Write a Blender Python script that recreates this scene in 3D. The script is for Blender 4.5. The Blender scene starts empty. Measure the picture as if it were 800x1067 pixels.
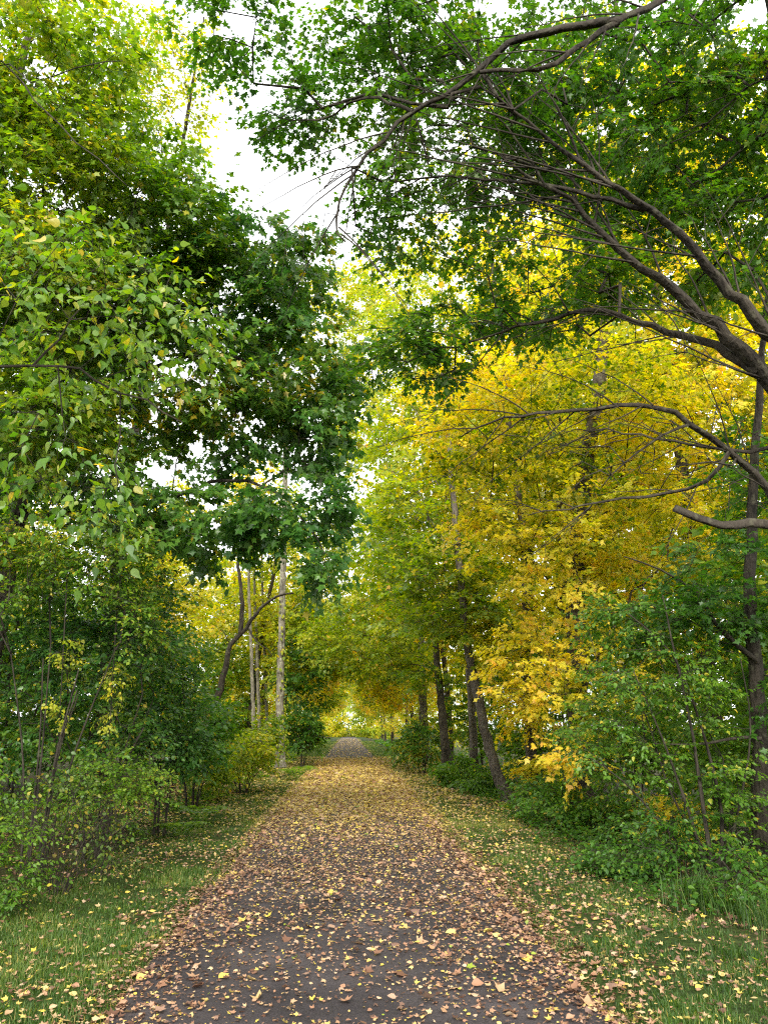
import bpy, math, random
import numpy as np
from mathutils import Vector, noise as mnoise

random.seed(7)
RNG = np.random.default_rng(11)
SC = bpy.context.scene
COL = SC.collection
R = math.radians

# ------------------------------------------------------------------ camera maths
FPX = 801.0
TH, PSI = R(15.8), R(2.55)
CAM = np.array([0.0, 0.0, 1.6])
HV = np.array([math.sin(PSI), math.cos(PSI), 0.0])
RV = np.array([math.cos(PSI), -math.sin(PSI), 0.0])
FV = HV * math.cos(TH) + np.array([0, 0, math.sin(TH)])
UV = -HV * math.sin(TH) + np.array([0, 0, math.cos(TH)])

def at(px, py, Y):
    """world point seen at photo pixel (px, py) at distance Y down the path"""
    d = FV + RV * ((px - 400) / FPX) + UV * ((533.5 - py) / FPX)
    return CAM + d * (Y / d[1])

def mpp(px, py, Y):
    d = FV + RV * ((px - 400) / FPX) + UV * ((533.5 - py) / FPX)
    return (Y / d[1]) / FPX

# ------------------------------------------------------------------ noise / terrain
def vnoise(x, y, s, seed=0):
    """cheap smooth value noise, vectorised, 0..1"""
    x = np.asarray(x, float) / s + seed * 17.13; y = np.asarray(y, float) / s - seed * 9.7
    xi = np.floor(x).astype(np.int64); yi = np.floor(y).astype(np.int64)
    fx = x - xi; fy = y - yi
    fx = fx * fx * (3 - 2 * fx); fy = fy * fy * (3 - 2 * fy)
    def h(a, b):
        n = (a * 374761393 + b * 668265263 + seed * 982451653) & 0x7fffffff
        n = ((n ^ (n >> 13)) * 1274126177) & 0x7fffffff
        return ((n ^ (n >> 16)) & 0xffff) / 65535.0
    return (h(xi, yi) * (1 - fx) + h(xi + 1, yi) * fx) * (1 - fy) + (h(xi, yi + 1) * (1 - fx) + h(xi + 1, yi + 1) * fx) * fy

def sstep(a, b, x):
    t = np.clip((np.asarray(x, float) - a) / (b - a), 0, 1)
    return t * t * (3 - 2 * t)

PC = 0.09                                  # path centre line
def edge_l(y): return -1.36 + 0.09 * (vnoise(y, y * 0 + 3, 1.1, 1) - .5) + 0.05 * (vnoise(y, y * 0 + 5, .35, 2) - .5)
def edge_r(y): return 1.54 + 0.09 * (vnoise(y, y * 0 + 3, 1.2, 3) - .5) + 0.05 * (vnoise(y, y * 0 + 5, .4, 4) - .5)

def gh(x, y):
    x = np.asarray(x, float); y = np.asarray(y, float)
    a = np.abs(x - PC)
    z = -0.05 + 0.07 * sstep(1.35, 1.75, a)
    z = z + 0.06 * (vnoise(x, y, 1.4, 5) - .5) * sstep(1.6, 2.4, a) + 0.03 * (vnoise(x, y, .4, 6) - .5) * sstep(1.6, 2.2, a)
    z = z - 0.30 * sstep(2.9, 5.0, x) - 0.5 * sstep(5, 14, x) + 0.35 * (vnoise(x, y, 6, 7) - .45) * sstep(3, 8, a)
    z = z + 0.10 * sstep(-3.0, -5.0, x)
    return z

def pz(x, y):
    return 0.02 + 0.02 * (1 - ((np.asarray(x) - PC) / 1.45) ** 2) + 0.006 * (vnoise(x, y, 1.5, 8) - .5)

def surf(x, y):
    on = (x > edge_l(y)) & (x < edge_r(y))
    return np.where(on, pz(x, y), gh(x, y))

# ------------------------------------------------------------------ materials
def new_mat(name):
    m = bpy.data.materials.new(name); m.use_nodes = True
    nt = m.node_tree; nt.nodes.clear()
    return m, nt

def N(nt, t, **kw):
    n = nt.nodes.new(t)
    for k, v in kw.items(): setattr(n, k, v)
    return n

def ramp(nt, stops, interp='LINEAR'):
    r = N(nt, 'ShaderNodeValToRGB'); cr = r.color_ramp; cr.interpolation = interp
    while len(cr.elements) < len(stops): cr.elements.new(.5)
    for e, (p, c) in zip(cr.elements, stops):
        e.position = p; e.color = (*c, 1)
    return r

LEAFMATS = {}
def leaf_mat(name, stops, trans=.46, rough=.40, spec=.45, tcol=1.35):
    m, nt = new_mat(name); L = nt.links.new
    a = N(nt, 'ShaderNodeAttribute', attribute_name='tint')
    r = ramp(nt, stops); L(a.outputs['Fac'], r.inputs[0])
    geo = N(nt, 'ShaderNodeNewGeometry')
    hsv = N(nt, 'ShaderNodeHueSaturation')
    # leaf undersides are a little paler and duller
    mp = N(nt, 'ShaderNodeMapRange'); mp.inputs[3].default_value = 1.0; mp.inputs[4].default_value = .86
    L(geo.outputs['Backfacing'], mp.inputs[0]); L(mp.outputs[0], hsv.inputs['Saturation'])
    L(r.outputs[0], hsv.inputs['Color'])
    p = N(nt, 'ShaderNodeBsdfPrincipled')
    p.inputs['Roughness'].default_value = rough
    p.inputs['Specular IOR Level'].default_value = spec
    L(hsv.outputs[0], p.inputs['Base Color'])
    t = N(nt, 'ShaderNodeBsdfTranslucent')
    h2 = N(nt, 'ShaderNodeHueSaturation'); h2.inputs['Value'].default_value = tcol; h2.inputs['Saturation'].default_value = 1.08
    L(r.outputs[0], h2.inputs['Color']); L(h2.outputs[0], t.inputs['Color'])
    mx = N(nt, 'ShaderNodeMixShader'); mx.inputs[0].default_value = trans
    L(p.outputs[0], mx.inputs[1]); L(t.outputs[0], mx.inputs[2])
    o = N(nt, 'ShaderNodeOutputMaterial'); L(mx.outputs[0], o.inputs[0])
    LEAFMATS[name] = m
    return m

leaf_mat('green_leaf', [(0, (.028, .085, .012)), (.45, (.062, .165, .016)), (.75, (.125, .24, .020)), (.92, (.24, .31, .028)), (1, (.48, .37, .03))], trans=.5, tcol=1.5)
leaf_mat('deep_green_leaf', [(0, (.026, .085, .020)), (.45, (.056, .160, .025)), (.75, (.11, .225, .030)), (.93, (.20, .29, .03)), (1, (.46, .35, .03))], trans=.5, rough=.34, spec=.6, tcol=1.5)
leaf_mat('light_green_leaf', [(0, (.050, .135, .012)), (.4, (.120, .24, .020)), (.7, (.22, .33, .026)), (.92, (.40, .41, .035)), (1, (.62, .43, .04))], trans=.5, tcol=1.5)
leaf_mat('yellow_green_leaf', [(0, (.08, .18, .012)), (.35, (.22, .31, .020)), (.65, (.44, .45, .030)), (.9, (.64, .52, .035)), (1, (.66, .40, .05))], trans=.55, tcol=1.55)
leaf_mat('yellow_leaf', [(0, (.09, .19, .014)), (.2, (.34, .40, .022)), (.45, (.76, .68, .06)), (.75, (.84, .66, .06)), (1, (.80, .48, .08))], trans=.52, tcol=1.4)
leaf_mat('shrub_leaf', [(0, (.026, .075, .014)), (.45, (.065, .14, .020)), (.7, (.14, .20, .028)), (.86, (.34, .31, .04)), (1, (.47, .28, .05))])
leaf_mat('grass_blade', [(0, (.022, .066, .007)), (.5, (.066, .142, .010)), (.82, (.18, .225, .018)), (1, (.38, .30, .07))], trans=.3, rough=.5, spec=.3)
leaf_mat('litter_leaf', [(0, (.060, .028, .018)), (.18, (.17, .085, .05)), (.38, (.35, .185, .105)), (.60, (.52, .345, .185)), (.76, (.60, .42, .10)), (.92, (.66, .50, .07)), (1, (.24, .30, .03))], trans=.15, rough=.5, spec=.35)

def bark_mat(name, dark, light, sc=6.0):
    m, nt = new_mat(name); L = nt.links.new
    tc = N(nt, 'ShaderNodeTexCoord'); mp = N(nt, 'ShaderNodeMapping')
    mp.inputs['Scale'].default_value = (sc, sc, sc * .22)
    L(tc.outputs['Object'], mp.inputs[0])
    n1 = N(nt, 'ShaderNodeTexNoise'); n1.inputs['Scale'].default_value = 5; n1.inputs['Detail'].default_value = 6; n1.inputs['Roughness'].default_value = .65
    v = N(nt, 'ShaderNodeTexVoronoi'); v.inputs['Scale'].default_value = 4
    L(mp.outputs[0], n1.inputs[0]); L(mp.outputs[0], v.inputs[0])
    n2 = N(nt, 'ShaderNodeTexNoise'); n2.inputs['Scale'].default_value = 1.6; n2.inputs['Detail'].default_value = 3
    L(tc.outputs['Object'], n2.inputs[0])
    mul = N(nt, 'ShaderNodeMath', operation='MULTIPLY'); L(n1.outputs[0], mul.inputs[0]); L(v.outputs[0], mul.inputs[1])
    add = N(nt, 'ShaderNodeMath', operation='ADD'); L(mul.outputs[0], add.inputs[0])
    sub = N(nt, 'ShaderNodeMath', operation='MULTIPLY_ADD'); sub.inputs[1].default_value = 1.3; sub.inputs[2].default_value = -.5
    L(n2.outputs[0], sub.inputs[0]); L(sub.outputs[0], add.inputs[1])
    r = ramp(nt, [(.05, dark), (.6, light)]); L(add.outputs[0], r.inputs[0])
    ln_ = N(nt, 'ShaderNodeTexNoise'); ln_.inputs['Scale'].default_value = 9; ln_.inputs['Detail'].default_value = 4; L(tc.outputs['Object'], ln_.inputs[0])
    lr = ramp(nt, [(.56, (0, 0, 0)), (.66, (.75, .75, .75))]); L(ln_.outputs[0], lr.inputs[0])
    lm = N(nt, 'ShaderNodeMix', data_type='RGBA'); lm.inputs[7].default_value = (light[0] * 1.5, light[1] * 1.7, light[2] * 1.5, 1)      # lichen
    L(lr.outputs[0], lm.inputs[0]); L(r.outputs[0], lm.inputs[6])
    p = N(nt, 'ShaderNodeBsdfPrincipled'); p.inputs['Roughness'].default_value = .85; p.inputs['Specular IOR Level'].default_value = .2
    L(lm.outputs[2], p.inputs['Base Color'])
    b = N(nt, 'ShaderNodeBump'); b.inputs['Strength'].default_value = 1; b.inputs['Distance'].default_value = .05
    L(add.outputs[0], b.inputs['Height']); L(b.outputs[0], p.inputs['Normal'])
    o = N(nt, 'ShaderNodeOutputMaterial'); L(p.outputs[0], o.inputs[0])
    return m
BARK = {
    'dark': bark_mat('dark_bark', (.010, .0085, .006), (.055, .045, .033)),
    'brown': bark_mat('brown_bark', (.016, .0135, .0095), (.090, .074, .054)),
    'grey': bark_mat('grey_bark', (.035, .028, .021), (.155, .13, .105)),
    'pale': bark_mat('pale_bark', (.045, .040, .030), (.27, .24, .185)),
}

def ground_mat():
    m, nt = new_mat('woodland_soil'); L = nt.links.new
    tc = N(nt, 'ShaderNodeTexCoord')
    n1 = N(nt, 'ShaderNodeTexNoise'); n1.inputs['Scale'].default_value = .9; n1.inputs['Detail'].default_value = 5
    n2 = N(nt, 'ShaderNodeTexNoise'); n2.inputs['Scale'].default_value = 26; n2.inputs['Detail'].default_value = 5
    L(tc.outputs['Object'], n1.inputs[0]); L(tc.outputs['Object'], n2.inputs[0])
    r1 = ramp(nt, [(.35, (.034, .024, .013)), (.62, (.032, .045, .012))]); L(n1.outputs[0], r1.inputs[0])
    sx = N(nt, 'ShaderNodeSeparateXYZ'); L(tc.outputs['Object'], sx.inputs[0])
    ab = N(nt, 'ShaderNodeMath', operation='ABSOLUTE'); L(sx.outputs[0], ab.inputs[0])
    nz = N(nt, 'ShaderNodeMath', operation='MULTIPLY_ADD'); nz.inputs[1].default_value = 1.6; L(n1.outputs[0], nz.inputs[0]); L(ab.outputs[0], nz.inputs[2])
    tf = N(nt, 'ShaderNodeMapRange'); tf.inputs[1].default_value = 3.6; tf.inputs[2].default_value = 4.4; L(nz.outputs[0], tf.inputs[0])
    tm = N(nt, 'ShaderNodeMix', data_type='RGBA'); tm.inputs[6].default_value = (.028, .050, .011, 1)
    L(tf.outputs[0], tm.inputs[0]); L(r1.outputs[0], tm.inputs[7])
    r2 = ramp(nt, [(.3, (.45, .4, .4)), (.7, (1.5, 1.35, 1.2))]); L(n2.outputs[0], r2.inputs[0])
    mx = N(nt, 'ShaderNodeMix', data_type='RGBA', blend_type='MULTIPLY'); mx.inputs[0].default_value = 1
    L(tm.outputs[2], mx.inputs[6]); L(r2.outputs[0], mx.inputs[7])
    p = N(nt, 'ShaderNodeBsdfPrincipled'); p.inputs['Roughness'].default_value = .95; p.inputs['Specular IOR Level'].default_value = .1
    L(mx.outputs[2], p.inputs['Base Color'])
    b = N(nt, 'ShaderNodeBump'); b.inputs['Strength'].default_value = .6; b.inputs['Distance'].default_value = .03
    L(n2.outputs[0], b.inputs['Height']); L(b.outputs[0], p.inputs['Normal'])
    o = N(nt, 'ShaderNodeOutputMaterial'); L(p.outputs[0], o.inputs[0])
    return m

def asphalt_mat():
    m, nt = new_mat('worn_asphalt'); L = nt.links.new
    tc = N(nt, 'ShaderNodeTexCoord')
    n1 = N(nt, 'ShaderNodeTexNoise'); n1.inputs['Scale'].default_value = 1.1; n1.inputs['Detail'].default_value = 6; n1.inputs['Roughness'].default_value = .6
    n2 = N(nt, 'ShaderNodeTexNoise'); n2.inputs['Scale'].default_value = 90; n2.inputs['Detail'].default_value = 4
    v = N(nt, 'ShaderNodeTexVoronoi'); v.inputs['Scale'].default_value = 130
    for k in (n1, n2, v): L(tc.outputs['Object'], k.inputs[0])
    r1 = ramp(nt, [(.3, (.017, .014, .015)), (.5, (.036, .030, .031)), (.72, (.066, .056, .056))]); L(n1.outputs[0], r1.inputs[0])
    r2 = ramp(nt, [(.3, (.55, .55, .55)), (.72, (1.5, 1.45, 1.45))]); L(n2.outputs[0], r2.inputs[0])
    mx = N(nt, 'ShaderNodeMix', data_type='RGBA', blend_type='MULTIPLY'); mx.inputs[0].default_value = 1
    L(r1.outputs[0], mx.inputs[6]); L(r2.outputs[0], mx.inputs[7])
    p = N(nt, 'ShaderNodeBsdfPrincipled'); p.inputs['Roughness'].default_value = .8; p.inputs['Specular IOR Level'].default_value = .3
    L(mx.outputs[2], p.inputs['Base Color'])
    b = N(nt, 'ShaderNodeBump'); b.inputs['Strength'].default_value = .7; b.inputs['Distance'].default_value = .006
    L(v.outputs[0], b.inputs['Height']); L(b.outputs[0], p.inputs['Normal'])
    o = N(nt, 'ShaderNodeOutputMaterial'); L(p.outputs[0], o.inputs[0])
    return m

# ------------------------------------------------------------------ mesh plumbing
def mesh_from(name, V, F, tint=None, smooth=False):
    """V (n,3), F (m,k) with constant k"""
    me = bpy.data.meshes.new(name)
    V = np.ascontiguousarray(V, np.float32); F = np.ascontiguousarray(F, np.int32)
    k = F.shape[1]
    me.vertices.add(len(V)); me.vertices.foreach_set('co', V.ravel())
    me.loops.add(F.size); me.loops.foreach_set('vertex_index', F.ravel())
    me.polygons.add(len(F))
    me.polygons.foreach_set('loop_start', np.arange(0, F.size, k, dtype=np.int32))
    if smooth: me.polygons.foreach_set('use_smooth', np.ones(len(F), bool))
    if tint is not None:
        a = me.attributes.new('tint', 'FLOAT', 'POINT'); a.data.foreach_set('value', np.ascontiguousarray(tint, np.float32))
    me.update(calc_edges=True)
    return me

def link(name, me, mat, parent=None):
    o = bpy.data.objects.new(name, me); COL.objects.link(o)
    if mat: me.materials.append(mat)
    if parent: o.parent = parent
    return o

def tag(o, label=None, cat=None, group=None, kind=None):
    if label: o['label'] = label
    if cat: o['category'] = cat
    if group: o['group'] = group
    if kind: o['kind'] = kind
    return o

def thing(name, label, cat, loc, group=None):
    o = bpy.data.objects.new(name, None); COL.objects.link(o)
    o.location = loc; o.empty_display_size = .3
    return tag(o, label, cat, group)

class Tubes:
    def __init__(s): s.V = []; s.F = []; s.n = 0
    def add(s, pts, rad, sides=6, lump=0.0):
        pts = np.asarray(pts, float); rad = np.asarray(rad, float); n = len(pts)
        if n < 2: return
        T = np.gradient(pts, axis=0); T /= np.linalg.norm(T, axis=1)[:, None] + 1e-9
        ref = np.array([1.0, 0, 0]) if abs(T[0, 0]) < .8 else np.array([0, 1.0, 0])
        B = np.cross(T, ref); B /= np.linalg.norm(B, axis=1)[:, None] + 1e-9
        A = np.cross(B, T)
        ph = np.arange(sides) * 2 * math.pi / sides
        rr = np.repeat(rad[:, None], sides, 1)
        if lump: rr = rr * (1 + lump * (np.random.default_rng(s.n + 1).random((n, sides)) - .5) + lump * .8 * np.sin(ph * 3 + 1)[None])
        ring = pts[:, None] + rr[..., None] * (np.cos(ph)[None, :, None] * A[:, None] + np.sin(ph)[None, :, None] * B[:, None])
        s.V.append(ring.reshape(-1, 3))
        i = np.arange(n - 1)[:, None] * sides + np.arange(sides)[None]
        j = np.arange(n - 1)[:, None] * sides + (np.arange(sides)[None] + 1) % sides
        f = np.stack([i, j, j + sides, i + sides], -1).reshape(-1, 4) + s.n
        # end cap (tip)
        s.F.append(f); base = s.n + (n - 1) * sides
        for k in range(1, sides - 2, 2): s.F.append(np.array([[base, base + k, base + k + 1, base + k + 2]]))
        s.n += n * sides
    def prisms(s, A, B, r):
        """many straight 3-sided twigs at once"""
        d = B - A; d /= np.linalg.norm(d, axis=1)[:, None] + 1e-9
        ref = np.where(np.abs(d[:, 2:3]) > .9, np.array([[1.0, 0, 0]]), np.array([[0, 0, 1.0]]))
        u = np.cross(d, ref); u /= np.linalg.norm(u, axis=1)[:, None] + 1e-9
        w = np.cross(d, u)
        rings = []
        for P, k in ((A, 1.0), (B, .45)):
            for p in (0, 2.094, 4.189): rings.append(P + r * k * (math.cos(p) * u + math.sin(p) * w))
        V = np.stack(rings, 1).reshape(-1, 3)
        base = np.arange(len(A))[:, None] * 6
        F = np.concatenate([base + np.array([[a, b, b + 3, a + 3]]) for a, b in ((0, 1), (1, 2), (2, 0))], 0) + s.n
        s.V.append(V); s.F.append(F); s.n += len(V)
    def mesh(s, name, off=(0, 0, 0)):
        return mesh_from(name, np.concatenate(s.V) - np.asarray(off), np.concatenate(s.F), smooth=True)

# leaf outlines: x across, y along, z out of the blade
def _half(side, spine):
    """side: right-hand outline points from base to tip; spine: points on the midrib"""
    V = [(0, 0, 0), spine, side[-1]]
    right = side[:-1]
    nr = len(right)
    V += list(right) + [(-x, y, z) for x, y, z in right]
    F = []
    for o, flip in ((3, False), (3 + nr, True)):
        chain = [0] + list(range(o, o + nr)) + [2]
        for a, b in zip(chain[:-1], chain[1:]): F.append((1, b, a) if flip else (1, a, b))
    return np.array(V, float), np.array(F)
LEAF = {
    'maple': _half([(.30, -.06, .05), (.25, .17, .05), (.56, .40, .02), (.22, .50, .05), (0, 1, -.14)], (0, .36, 0)),
    'trilobe': _half([(.34, .06, .05), (.50, .42, .03), (.20, .52, .04), (0, 1, -.12)], (0, .36, 0)),
    'ovate': _half([(.24, .16, .05), (.32, .42, .07), (.17, .76, .02), (0, 1, -.14)], (0, .45, -.02)),
    'pointed': _half([(.22, .12, .05), (.30, .34, .07), (.15, .66, .02), (0, 1, -.18)], (0, .4, -.02)),
    'lance': _half([(.13, .2, .03), (.15, .5, .04), (0, 1, -.18)], (0, .45, 0)),
    'rhomb': _half([(.36, .42, .07), (0, 1, -.06)], (0, .45, 0)),
    'curl': _half([(.30, -.04, .16), (.24, .16, .08), (.54, .38, .22), (.22, .50, .07), (0, 1, .20)], (0, .36, 0)),
    'curl_oval': _half([(.26, .18, .14), (.31, .46, .17), (.16, .78, .10), (0, 1, .16)], (0, .45, 0)),
}

def leaves(kind, P, axis, nrm, size, tint):
    V0, F0 = LEAF[kind]; n = len(P); k = len(V0)
    a = axis / (np.linalg.norm(axis, axis=1)[:, None] + 1e-9)
    x = np.cross(a, nrm); x /= np.linalg.norm(x, axis=1)[:, None] + 1e-9
    z = np.cross(x, a)
    wv = RNG.uniform(.82, 1.15, n)[:, None, None]; cz = RNG.uniform(-.5, 1.9, n)[:, None, None]
    V = P[:, None] + size[:, None, None] * (x[:, None] * V0[None, :, :1] * wv + a[:, None] * V0[None, :, 1:2] + z[:, None] * V0[None, :, 2:] * cz)
    F = F0[None] + (np.arange(n) * k)[:, None, None]
    T = np.repeat(np.clip(tint, 0, 1), k)
    return V.reshape(-1, 3), F.reshape(-1, 3), T

def cat_leaves(parts):
    V, F, T, o = [], [], [], 0
    for v, f, t in parts:
        V.append(v); F.append(f + o); T.append(t); o += len(v)
    return np.concatenate(V), np.concatenate(F), np.concatenate(T)

def spline(pts, step=.25):
    """Catmull-Rom through the points"""
    P = np.asarray(pts, float)
    if len(P) == 2: P = np.array([P[0], (P[0] + P[1]) / 2, P[1]])
    Q = np.vstack([2 * P[0] - P[1], P, 2 * P[-1] - P[-2]]); out = []
    for i in range(1, len(Q) - 2):
        n = max(2, int(np.linalg.norm(Q[i + 1] - Q[i]) / step))
        t = np.linspace(0, 1, n, endpoint=False)[:, None]
        out.append(.5 * (2 * Q[i] + (Q[i + 1] - Q[i - 1]) * t + (2 * Q[i - 1] - 5 * Q[i] + 4 * Q[i + 1] - Q[i + 2]) * t ** 2 + (3 * Q[i] - Q[i - 1] - 3 * Q[i + 1] + Q[i + 2]) * t ** 3))
    out.append(Q[-2:-1])
    return np.concatenate(out)

def lobe(px, py, Y, rpx, rpy, rY, n):
    """a region of the crown, where it stands and at its real size"""
    s = mpp(px, py, Y)
    return (at(px, py, Y), np.array([rpx * s, rY, rpy * s * 1.04]), n)

def wl(x, y, z, rx, ry, rz, n): return (np.array([x, y, z], float), np.array([rx, ry, rz], float), n)

def sample_lobes(lobes):
    P = []; C = []
    for c, r, n in lobes:
        d = RNG.normal(size=(n, 3)); d /= np.linalg.norm(d, axis=1)[:, None]
        d *= (RNG.uniform(.05, 1, n) ** (1 / 2.4))[:, None]
        P.append(c + d * r); C.append(np.repeat(c[None], n, 0))
    return np.concatenate(P), np.concatenate(C)

def make_tree(name, label, cat, base, trunks, lobes, leaf, limbs=(), bark='dark', group=None, bark_limb=None, twig=.004, reach=.35,
              minz=None, sides=12, flare=.45, grown_r=.03, trunk_name='trunk', limb_name='limb', branch_name='branches', crown_name='crown', twigs=True, bare=(), fan=None):
    base = np.array([base[0], base[1], float(gh(base[0], base[1])) if len(base) < 3 else base[2]])
    root = thing(name, label, cat, base, group)
    nodes = []; plen = []
    mat = BARK[bark]
    # --- trunk(s)
    for ti, (pts, r0, r1) in enumerate(trunks):
        P = spline(pts, .22)
        P[1:-1] += RNG.normal(0, .012, (len(P) - 2, 3)) * min(1, r0 / .12)
        t = np.linspace(0, 1, len(P)); rad = r0 + (r1 - r0) * t ** .85
        h = P[:, 2] - P[0, 2]
        rad = rad * (1 + flare * np.exp(-np.maximum(h, 0) / (r0 * 2.2 + .02)))
        tb = Tubes(); tb.add(P, rad, sides, .10); tk = link(trunk_name, tb.mesh(trunk_name, base), mat, root)
        L = np.concatenate([[0], np.cumsum(np.linalg.norm(np.diff(P, axis=0), axis=1))])
        nodes.append(P); plen.append(L)
    for pts, r0, r1 in limbs:
        P = spline(pts, .18)
        P[1:-1] += RNG.normal(0, .014, (len(P) - 2, 3)) + .02 * np.sin(np.arange(1, len(P) - 1) * .9 + len(P))[:, None] * RNG.normal(0, .4, 3)
        allp = np.concatenate(nodes); allL = np.concatenate(plen)
        i = int(np.argmin(np.linalg.norm(allp - P[0], axis=1)))
        t = np.linspace(0, 1, len(P)); rad = r0 + (r1 - r0) * t ** .8
        tb = Tubes(); tb.add(P, rad, 10, .22); link(limb_name, tb.mesh(limb_name, base), BARK[bark_limb or bark], tk)
        L = allL[i] + np.concatenate([[0], np.cumsum(np.linalg.norm(np.diff(P, axis=0), axis=1))])
        nodes.append(P); plen.append(L)
    S = np.concatenate(nodes); SL = np.concatenate(plen)
    ok = np.ones(len(S), bool)
    if minz is not None:
        ok = S[:, 2] > minz
    S = S[ok]; SL = SL[ok]
    A, AC = sample_lobes(list(lobes) + list(bare)); nleafy = sum(l[2] for l in lobes)
    nS = len(S); cap = nS + len(A) * 7 + 10
    X = np.zeros((cap, 3)); X[:nS] = S; PL = np.zeros(cap); PL[:nS] = SL
    par = np.full(cap, -1); n = nS
    d0 = np.min(np.linalg.norm(A[:, None] - S[None], axis=2), axis=1) if len(A) * nS < 3e6 else np.array([np.min(np.linalg.norm(S - a, axis=1)) for a in A])
    tips = []; dirs = []
    for k in np.argsort(d0):
        a = A[k]
        d = np.linalg.norm(X[:n] - a, axis=1)
        up = X[:n, 2] - a[2]
        cost = d + reach * PL[:n] + .5 * np.maximum(up, 0)
        i = int(np.argmin(cost)); p = X[i]; D = d[i]
        m = int(np.clip(D / .35, 1, 6))
        t = np.linspace(0, 1, m + 1)[1:, None]
        mid = (p + a) / 2 + np.array([0, 0, .10 * D]) + RNG.normal(0, .07 * D, 3)
        Q = (1 - t) ** 2 * p + 2 * t * (1 - t) * mid + t * t * a
        Q[:-1] += RNG.normal(0, .02, (m - 1, 3)) if m > 1 else 0
        X[n:n + m] = Q; PL[n:n + m] = PL[i] + D * t[:, 0]
        par[n] = i
        for q in range(1, m): par[n + q] = n + q - 1
        tips.append(n + m - 1)
        pv = X[n + m - 2] if m > 1 else p
        dirs.append(a - pv + 1e-4); n += m
    # --- branch radii, leaves up
    e = 2.4; acc = np.zeros(n); rad = np.zeros(n); ch = {}
    for i in range(n - 1, nS - 1, -1):
        rad[i] = min(max(acc[i], twig ** e) ** (1 / e), grown_r)
        acc[par[i]] += rad[i] ** e
        ch.setdefault(int(par[i]), []).append(i)
    tb = Tubes(); stack = []
    for i in range(nS):
        for c in ch.get(i, []): stack.append((i, c))
    while stack:
        p, c = stack.pop(); chain = [p]; rr = [rad[c]]
        while True:
            chain.append(c); rr.append(rad[c])
            kids = ch.get(c)
            if not kids: break
            kids = sorted(kids, key=lambda q: -rad[q])
            for q in kids[1:]: stack.append((c, q))
            c = kids[0]
        rr = np.array(rr)
        tb.add(X[chain], rr, 6 if rr[0] > .012 else 4)
    if fan:                                  # long thin side branches sweeping off the main limbs
        for li, cnt, lo, hi, r0 in fan:
            P = spline(limbs[li][0], .1); T = np.gradient(P, axis=0); T /= np.linalg.norm(T, axis=1)[:, None]
            for q in range(cnt):
                i = int(len(P) * RNG.uniform(.16, .97)); i = min(i, len(P) - 1); ln = RNG.uniform(lo, hi)
                sg = RNG.choice([-1, 1]); a = sg * RNG.uniform(.35, .85)
                t0 = T[i]; nrm = np.array([t0[2], 0, -t0[0]]); nrm /= np.linalg.norm(nrm) + 1e-9
                d = t0 * math.cos(a) + nrm * math.sin(a) + np.array([0, RNG.uniform(-.35, .35), 0])
                tt = np.linspace(0, 1, 9)[:, None]
                C = P[i] + d * ln * tt + t0 * ln * .35 * tt ** 2 + np.array([0, 0, -.16 * ln]) * tt ** 2.2 + RNG.normal(0, .012, (9, 3)) * tt
                tb.add(C, r0 * (1 - .75 * tt[:, 0]), 5)
                for w in range(2):                      # and finer ones off those
                    j = int(RNG.integers(2, 8)); b = RNG.choice([-1, 1]) * RNG.uniform(.4, .9); tj = C[j] - C[j - 1]; tj /= np.linalg.norm(tj)
                    nj = np.array([tj[2], 0, -tj[0]]); e2 = tj * math.cos(b) + nj * math.sin(b) + np.array([0, RNG.uniform(-.3, .3), 0]); u = np.linspace(0, 1, 5)[:, None]
                    tb.add(C[j] + e2 * ln * .45 * u + np.array([0, 0, -.06 * ln]) * u ** 2, r0 * .4 * (1 - .6 * u[:, 0]), 4)
    # --- leaf sprays
    tip = X[tips]; dr = np.array(dirs); dr /= np.linalg.norm(dr, axis=1)[:, None]
    order = np.argsort(d0); lf = order < nleafy
    ctr = AC[order][lf]; tip = tip[lf]; dr = dr[lf]
    parts, (A0, B0) = spray_leaves(tip, dr, ctr, leaf)
    if twigs: tb.prisms(A0, B0, twig * .7)
    link(branch_name, tb.mesh(branch_name, base), BARK[bark_limb or bark], root)
    V, F, T = parts
    link(crown_name, mesh_from(crown_name, V - base, F, T), LEAFMATS[leaf['mat']], root)
    return root

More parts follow.
